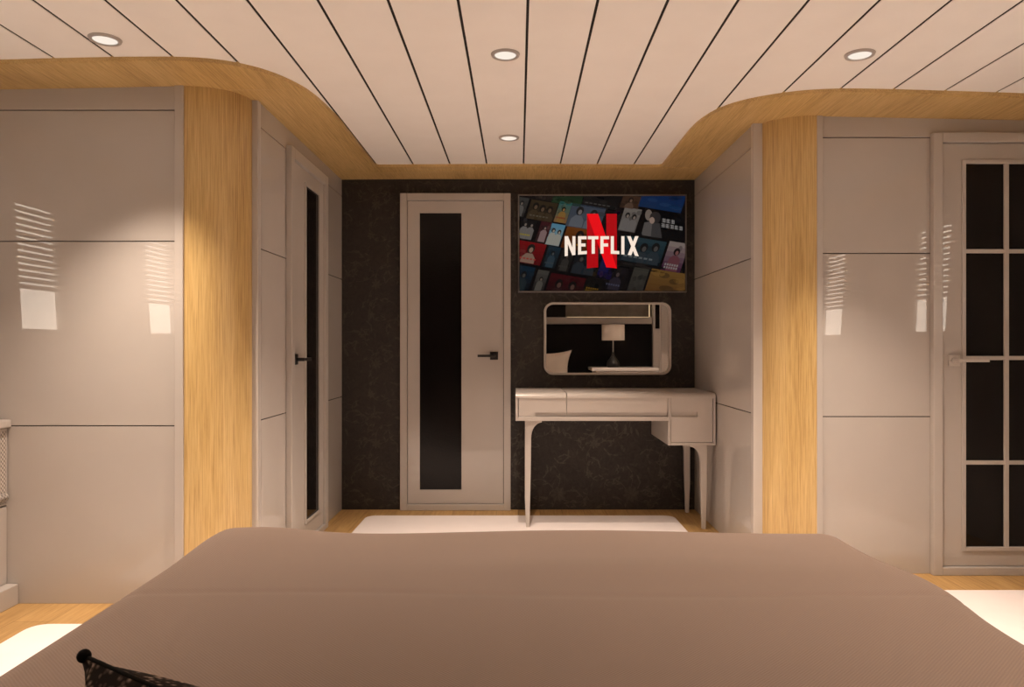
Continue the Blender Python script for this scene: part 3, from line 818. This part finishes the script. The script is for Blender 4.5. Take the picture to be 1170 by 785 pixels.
def tile(x, y, w, h_, col, col2, fig=0, figc=(90, 75, 65), title=0, tc=(150, 140, 130), seed=0):
    dim = lambda c: tuple(v * 0.62 for v in c)
    col, col2, figc, tc = dim(col), dim(col2), dim(figc), dim(tc)
    """one poster: x, y its upper left corner; rows fall to the right, columns lean back"""
    rn = random.Random(seed)
    T = lambda a, b: (x + a * w - 0.33 * b * h_, y + b * h_ + 0.165 * a * w)
    nb = 6
    for k in range(nb): shape([T(0.02, k / nb), T(0.98, k / nb), T(0.98, (k + 1) / nb), T(0.02, (k + 1) / nb)], mix(col, col2, k / (nb - 1)), 1)
    def ell(cx, cy, rx, ry, c, layer, n=14): shape([T(cx + rx * math.cos(2 * PI * q / n), cy + ry * math.sin(2 * PI * q / n)) for q in range(n)], c, layer)
    asp = h_ / w
    for q in range(5 if fig else 9):
        cx_, cy_ = rn.random(), rn.random()
        ell(0.12 + .76 * cx_, 0.12 + .76 * cy_, 0.10 + 0.05 * rn.random(), 0.10, mix(mix(col, col2, cy_), figc if q % 2 else (6, 5, 5), 0.25 if fig else 0.3), 2)
    for q in range(fig):
        cx_ = (q + 0.5) / fig * 0.8 + 0.1 + 0.04 * (rn.random() - .5); hy = 0.30 + 0.10 * rn.random(); rr = min(0.11, 0.13 * asp) if fig > 1 else min(0.13, 0.15 * asp)
        skin = mix(figc, (115, 88, 70), 0.28); ry = rr / asp * (1.2)
        sh = rr * 2.1
        shape([T(cx_ - sh * .45, hy + ry * 1.1), T(cx_ + sh * .45, hy + ry * 1.1), T(cx_ + sh, hy + ry * 2.2), T(cx_ + sh * 1.05, 0.97), T(cx_ - sh * 1.05, 0.97), T(cx_ - sh, hy + ry * 2.2)], figc, 3)
        ell(cx_, hy - ry * .15, rr * 1.2, ry * 1.2, mix(figc, (8, 6, 6), 0.85), 4)
        ell(cx_ + rr * .15, hy + ry * .2, rr * .62, ry * .7, skin, 5)
    if title:
        for q in range(title):
            a0 = 0.12; yy = 0.74 + 0.10 * q; n_ = 6
            for k in range(n_):
                a = a0 + (0.7 / n_) * k
                shape([T(a, yy), T(a + 0.08, yy), T(a + 0.08, yy + .07), T(a, yy + .07)], tc, 6)
# top row
tile(292, 20, 185, 90, (14, 34, 20), (30, 55, 30), 0, seed=1); tile(470, 30, 225, 100, (10, 9, 10), (18, 16, 16), 0, (60, 55, 50), 1, (80, 75, 72), 2)
tile(705, 62, 112, 80, (70, 45, 30), (60, 38, 26), 1, (95, 70, 55), seed=3); tile(822, 30, 270, 105, (12, 40, 90), (14, 44, 84), 0, (60, 90, 130), seed=4)
tile(195, 0, 110, 90, (50, 30, 20), (30, 22, 18), 0, seed=40)
# second row
tile(60, 76, 75, 115, (60, 58, 55), (40, 36, 34), 1, (100, 95, 90), seed=5); tile(143, 93, 168, 118, (58, 44, 26), (30, 22, 16), 3, (66, 50, 32), 1, (95, 85, 70), 6)
tile(318, 104, 78, 125, (52, 100, 96), (140, 100, 60), 1, (150, 110, 50), 1, (140, 40, 30), 7); tile(392, 115, 212, 140, (66, 74, 88), (72, 78, 88), 2, (104, 108, 116), seed=8)
tile(612, 146, 88, 140, (8, 6, 8), (10, 8, 10), 0, (60, 10, 50), seed=9); tile(712, 140, 108, 140, (128, 118, 110), (96, 88, 84), 2, (122, 114, 110), seed=10)
tile(845, 158, 260, 160, (6, 6, 8), (8, 8, 9), 0, (30, 30, 34), seed=11)
# third row
tile(92, 200, 95, 130, (14, 12, 14), (20, 16, 16), 2, (120, 112, 108), 1, (170, 150, 20), 12); tile(205, 225, 70, 125, (64, 20, 24), (52, 30, 28), 1, (150, 120, 118), seed=13)
tile(268, 238, 86, 128, (92, 150, 178), (150, 160, 160), 2, (176, 172, 160), seed=14); tile(362, 250, 190, 135, (120, 62, 16), (92, 40, 10), 1, (70, 40, 20), 1, (180, 120, 20), 15)
tile(560, 285, 110, 140, (20, 14, 14), (26, 20, 20), 1, (50, 40, 40), seed=41)
tile(712, 312, 262, 150, (34, 58, 66), (20, 30, 36), 3, (40, 50, 56), 1, (110, 115, 116), 16); tile(985, 346, 122, 178, (150, 132, 124), (70, 34, 58), 1, (110, 60, 66), 2, (150, 138, 136), 17)
# fourth row
tile(62, 340, 180, 128, (128, 12, 16), (90, 8, 12), 1, (150, 118, 100), 1, (170, 60, 50), 18); tile(250, 376, 78, 128, (24, 44, 56), (12, 20, 26), 1, (40, 60, 72), 1, (60, 70, 74), 19)
tile(336, 392, 78, 135, (30, 28, 26), (16, 14, 14), 1, (50, 46, 42), 1, (60, 56, 50), 20); tile(420, 402, 150, 140, (20, 24, 30), (12, 12, 14), 2, (34, 40, 46), seed=21)
tile(578, 440, 90, 130, (14, 22, 80), (30, 20, 60), 0, (70, 30, 40), seed=22); tile(690, 445, 290, 60, (14, 12, 14), (8, 8, 8), 0, seed=23)
# bottom rows
tile(62, 492, 110, 150, (12, 34, 50), (8, 12, 18), 1, (30, 40, 44), seed=24); tile(186, 520, 70, 140, (70, 66, 60), (30, 26, 26), 1, (90, 84, 76), seed=25)
tile(262, 540, 220, 150, (60, 10, 14), (26, 8, 10), 2, (50, 26, 26), 0, seed=26); tile(500, 520, 110, 140, (16, 13, 12), (10, 9, 9), 0, (90, 60, 20), 2, (120, 84, 20), 27)
tile(622, 488, 122, 150, (18, 14, 16), (10, 9, 12), 1, (40, 34, 44), 1, (70, 70, 90), 28); tile(770, 505, 95, 150, (62, 58, 50), (48, 44, 40), 0, (70, 66, 58), seed=29)
tile(872, 512, 300, 170, (120, 84, 38), (92, 56, 24), 0, (150, 108, 50), seed=30)
# large couple and lettering of the wide black poster
def blob(cx, cy, rx, ry, c, layer, n=20): shape([(cx + rx * math.cos(2 * PI * q / n), cy + ry * math.sin(2 * PI * q / n)) for q in range(n)], c, layer)
shape([(815, 300), (832, 235), (868, 228), (905, 240), (930, 290), (925, 328), (820, 312)], (62, 58, 56), 3)
blob(858, 190, 22, 34, (84, 74, 68), 3); blob(898, 205, 34, 36, (30, 27, 27), 4); blob(878, 222, 16, 20, (110, 92, 82), 5); shape([(880, 236), (925, 240), (938, 330), (870, 322)], (40, 38, 38), 4)
for r_, (xx, yy, cnt) in enumerate(((940, 210, 3), (935, 240, 5))):
    for k in range(cnt):
        a, b = xx + 27 * k, yy + 4.5 * k
        for (p, q, w2, h2) in ((0, 0, 20, 4), (0, 9, 20, 4), (0, 18, 20, 4), (8, 0, 4, 23), (0, 0, 3, 22) if k % 2 else (17, 2, 3, 20)):
            shape([(a + p, b + q), (a + p + w2, b + q + w2 * .16), (a + p + w2, b + q + h2 + w2 * .16), (a + p, b + q + h2)], (104, 100, 98), 5)
pic.build('screen', M['screen'], tv, fix=False)
# red letter N: two uprights behind, the ribbon diagonal in front
pic = MB()
def low(x): return 514 - 7 * (1 - ((x - 573) / 91) ** 2)
shape([(482, 182), (550, 182), (550, low(550)), (516, low(516)), (482, 514)], (150, 6, 13), 8)
shape([(600, 182), (664, 182), (664, 514), (632, low(632)), (600, low(600))], (150, 6, 13), 8)
shape([(482, 182), (550, 182), (664, 514), (632, low(632)), (600, low(600))], (206, 9, 18), 9)
pic.build('logo_mark', M['screen'], tv, fix=False)
# white title letters with bottoms on a shallow arc
pic = MB(); WH = (226, 208, 192)
def bot(x): return 424 + 16 * ((x - 572) / 225) ** 2
TOP = 318
def vbar(x, w): shape([(x, TOP), (x + w, TOP), (x + w, bot(x + w)), (x, bot(x))], WH, 11)
def hbar(x, w, y, hh=19): shape([(x, y), (x + w, y), (x + w, y + hh), (x, y + hh)], WH, 11)
def hbot(x, w): shape([(x, bot(x) - 19), (x + w, bot(x + w) - 19), (x + w, bot(x + w)), (x, bot(x))], WH, 11)
vbar(347, 19); vbar(394, 18); shape([(347, TOP), (367, TOP), (412, bot(412)), (393, bot(393))], WH, 11)          # N
vbar(428, 19); hbar(447, 33, TOP); hbar(447, 27, 362); hbot(447, 35)                                             # E
hbar(488, 64, TOP); vbar(511, 19)                                                                               # T
vbar(564, 19); hbar(583, 34, TOP); hbar(583, 28, 362)                                                            # F
vbar(627, 19); hbot(646, 33)                                                                                     # L
vbar(691, 19)                                                                                                    # I
shape([(726, TOP), (748, TOP), (797, bot(797)), (774, bot(774))], WH, 11); shape([(775, TOP), (796, TOP), (752, bot(752)), (730, bot(730))], WH, 11)  # X
pic.build('logo_letters', M['screen'], tv, fix=False)

# ================================================================== DOWNLIGHTS
def downlight(x, y, label, power, size, blend, group='recessed ceiling downlights'):
    z = CEIL + camber(x)
    t_ = thing('downlight', label, 'light', (x, y, z), group)
    MB().lathe([(0.040, 0.002), (0.040, -0.004), (0.044, -0.008), (0.052, -0.007), (0.055, 0.0), (0.055, 0.002)], (x, y, z), 48).build('rim', M['rim'], t_)
    MB().lathe([(0.0, -0.0045), (0.0402, -0.0045), (0.0402, 0.001), (0.0, 0.001)], (x, y, z), 48).build('diffuser', M['disc'], t_)
    ld = bpy.data.lights.new('downlight_beam', 'SPOT'); ld.energy = power; ld.color = LAMP_COL
    ld.spot_size = math.radians(size); ld.spot_blend = blend; ld.shadow_soft_size = 0.015
    lo = bpy.data.objects.new('beam', ld); COL.objects.link(lo); lo.parent = t_; lo.location = (0, 0, -0.045)
downlight(-1.475, 2.622, 'downlight in the ceiling boards above the left panel wall', LAMP_SIDE, 86, 1.0)
downlight(-0.05, 2.787, 'downlight in the middle ceiling boards above the bed foot', LAMP_MID, 104, 0.8)
downlight(-0.051, 3.90, 'downlight farthest back, above the alcove before the floral wall', LAMP_MID * 0.38, 76, 0.7)
downlight(1.284, 2.766, 'downlight in the ceiling boards above the right panel wall', LAMP_SIDE * 1.15, 88, 1.0)
downlight(-1.49, 1.20, 'downlight over the carpet left of the bed', LAMP_SIDE, 110, 1.0)
downlight(1.294, 1.20, 'downlight over the carpet right of the bed', LAMP_SIDE * 1.2, 110, 1.0)

# added light troughs over the portholes, out of view, brightening the ceiling
M['cove'] = emit('ceiling_fill_glow', (1.0, 0.80, 0.62), CEILING_FILL)
for s_, xo, y1, side in ((-1, xoL, 0.44, 'left'), (1, xoR, 0.44, 'right')):
    xw = xo(1.96) - s_ * 0.004
    ct = thing('added_fill_light', 'added greige trough brightening the ceiling, above the portholes of the ' + side + ' hull side', 'light', (xw, 0.1, 1.93), 'added ceiling fill troughs')
    pf = [(xw, 1.93), (xw - s_ * 0.11, 1.93), (xw - s_ * 0.11, 2.00), (xw - s_ * 0.095, 2.00), (xw - s_ * 0.095, 1.945), (xw, 1.945)]
    tr = MB().prism(pf, XZ, -0.30, y1)
    xa, xb_ = sorted((xw, xw - s_ * 0.11)); tr.box(xa, xb_, y1, y1 + 0.012, 1.93, 2.00); tr.box(xa, xb_, -0.312, -0.30, 1.93, 2.00)
    tr.build('trough', M['satin'], ct)
    xa, xb_ = sorted((xw - s_ * 0.02, xw - s_ * 0.075))
    MB().box(xa, xb_, -0.28, y1 - 0.02, 1.9455, 1.955).build('diffuser', M['cove'], ct)

# ================================================================== SIDEBOARD at the left edge
sb = thing('sideboard', 'greige sideboard with a woven door panel along the left hull side', 'sideboard', (-2.35, 1.6, 0))
Y0, Y1 = 0.30, 3.047
MB().box(-2.55, -2.100, Y0, Y1, 0.732, 0.765).build('worktop', M['desk'], sb, bevel=0.006, seg=3)
MB().box(-2.55, -2.150, Y0, Y1, 0.085, 0.731).build('carcass', M['satin'], sb, bevel=0.003)
MB().box(-2.55, -2.072, Y0, Y1, 0.0, 0.084).build('plinth', M['satin'], sb, bevel=0.003)
MB().box(-2.149, -2.120, Y0, Y1, 0.085, 0.405).build('lower_panel', M['satin'], sb, bevel=0.003)
nd = 3; wd = (Y1 - Y0) / nd
for k in range(nd):
    a, b = Y0 + k * wd + .003, Y0 + (k + 1) * wd - .003
    dr = bpy.data.objects.new('door', None); COL.objects.link(dr); dr.parent = sb; dr.location = Vector((-2.135, (a + b) / 2, .41)) - Vector(sb.location)
    mb = MB()
    for q in ((a, a + .004, .412, .728), (b - .004, b, .412, .728), (a + .004, b - .004, .412, .420), (a + .004, b - .004, .720, .728)):
        mb.box(-2.149, -2.117, q[0], q[1], q[2], q[3])
    mb.build('door_frame', M['satin'], dr, bevel=0.002)
    MB().box(-2.149, -2.120, a + .0045, b - .0045, .4205, .7195).build('woven_panel', M['cane'], dr)
    MB().tube([(-2.124, a + .006, .446), (-2.124, b - .006, .446)], 0.018, 12).build('woven_roll', M['cane'], dr)

# ================================================================== BEDHEAD END, seen in the wall mirror
tag(MB().box(-1.80, 1.815, -0.499, -0.455, 0.02, 1.362).build('headboard_panel', M['black_fabric'], origin=(0, -0.48, 0.02), bevel=0.006), 'wide dark wall panel behind the pillows', 'headboard')
tag(MB().box(-1.80, 1.795, -0.499, -0.330, 1.364, 1.452).build('wall_shelf', M['shelf'], origin=(0, -0.42, 1.364), bevel=0.004), 'greige shelf ledge above the dark bedhead panel', 'shelf')
ls = thing('light_strip', 'glowing strip light along the back of the bedhead shelf', 'light', (0, -0.485, 1.453))
MB().box(0.66, 1.775, -0.495, -0.480, 1.453, 1.461).build('diffuser', M['led'], ls)
MB().box(1.781, 1.788, -0.495, -0.488, 1.462, 2.05).build('upright_diffuser', M['led'], ls)
MB().box(-1.75, 0.0, -0.495, -0.480, 1.453, 1.461).build('diffuser', M['led'], ls)
bxm = MB().box(0.05, 0.635, -0.47, -0.36, 1.4525, 1.86)
tag(bxm.build('speaker', M['black_fabric'], origin=(0.35, -0.42, 1.4525), bevel=0.008), 'black box standing on the greige bedhead shelf', 'box')
cb = thing('tall_cabinet', 'tall greige cabinet with a narrow dark slot beside the bedhead', 'cabinet', (2.1, -0.4, 0))
MB().box(1.818, 1.965, -0.499, -0.38, 0.0, 2.12).build('side_upright', M['satin'], cb, bevel=0.003)
MB().box(1.845, 1.915, -0.381, -0.374, 1.30, 2.0).build('dark_slot', M['black_glass'], cb)
MB().box(1.835, 1.925, -0.381, -0.368, 1.262, 1.298).build('slot_sill', M['satin'], cb, bevel=0.002)
MB().box(1.967, 2.42, -0.499, -0.20, 0.0, 2.12).build('carcass', M['desk'], cb, bevel=0.003)
ns = thing('nightstand', 'pale nightstand with an overhanging top beside the bed', 'nightstand', (1.4, -0.25, 0.012))
MB().box(0.945, 1.81, -0.452, 0.06, 0.745, 0.785).build('top', M['desk'], ns, bevel=0.004)
MB().box(1.00, 1.80, -0.44, 0.02, 0.09, 0.744).build('body', M['desk'], ns, bevel=0.003)
for za, zb_ in ((0.10, 0.31), (0.315, 0.525), (0.53, 0.735)):
    f_ = MB().box(1.012, 1.788, 0.021, 0.036, za, zb_).build('drawer', M['desk'], ns, bevel=0.002)
for x in (1.04, 1.76):
    for y in (-0.40, -0.02): MB().lathe([(0.016, 0.012), (0.02, 0.09)], (x, y, 0), 16).build('leg', M['black_metal'], ns)
lp = thing('table_lamp', 'table lamp with a cream drum shade and dark bottle base on the nightstand', 'lamp', (1.253, -0.2, 0.7855))
c_ = (1.253, -0.2, 0.7855)
MB().lathe([(0.0, 0), (0.075, 0), (0.085, 0.015), (0.088, 0.04), (0.075, 0.08), (0.045, 0.12), (0.02, 0.16), (0.012, 0.20), (0.0, 0.20)], c_, 32).build('base', M['black_metal'], lp)
MB().lathe([(0.008, 0.20), (0.007, 0.42), (0.004, 0.44)], c_, 16).build('stem', M['chrome'], lp)
sh = MB().lathe([(0.150, 0.355), (0.150, 0.565)], c_, 48); sh.f = sh.f[:-2]; sh.m = sh.m[:-2]; sh.sm = sh.sm[:-2]; sh.c = sh.c[:-2]
o = sh.build('lamp_shade', M['shade'], lp, fix=False); sd = o.modifiers.new('t', 'SOLIDIFY'); sd.thickness = 0.003
mb = MB()
for k in range(3):
    a = 2 * PI * k / 3; mb.tube([(c_[0], c_[1], c_[2] + .43), (c_[0] + .1485 * math.cos(a), c_[1] + .1485 * math.sin(a), c_[2] + .43)], 0.002, 6)
mb.build('shade_spider', M['chrome'], lp)
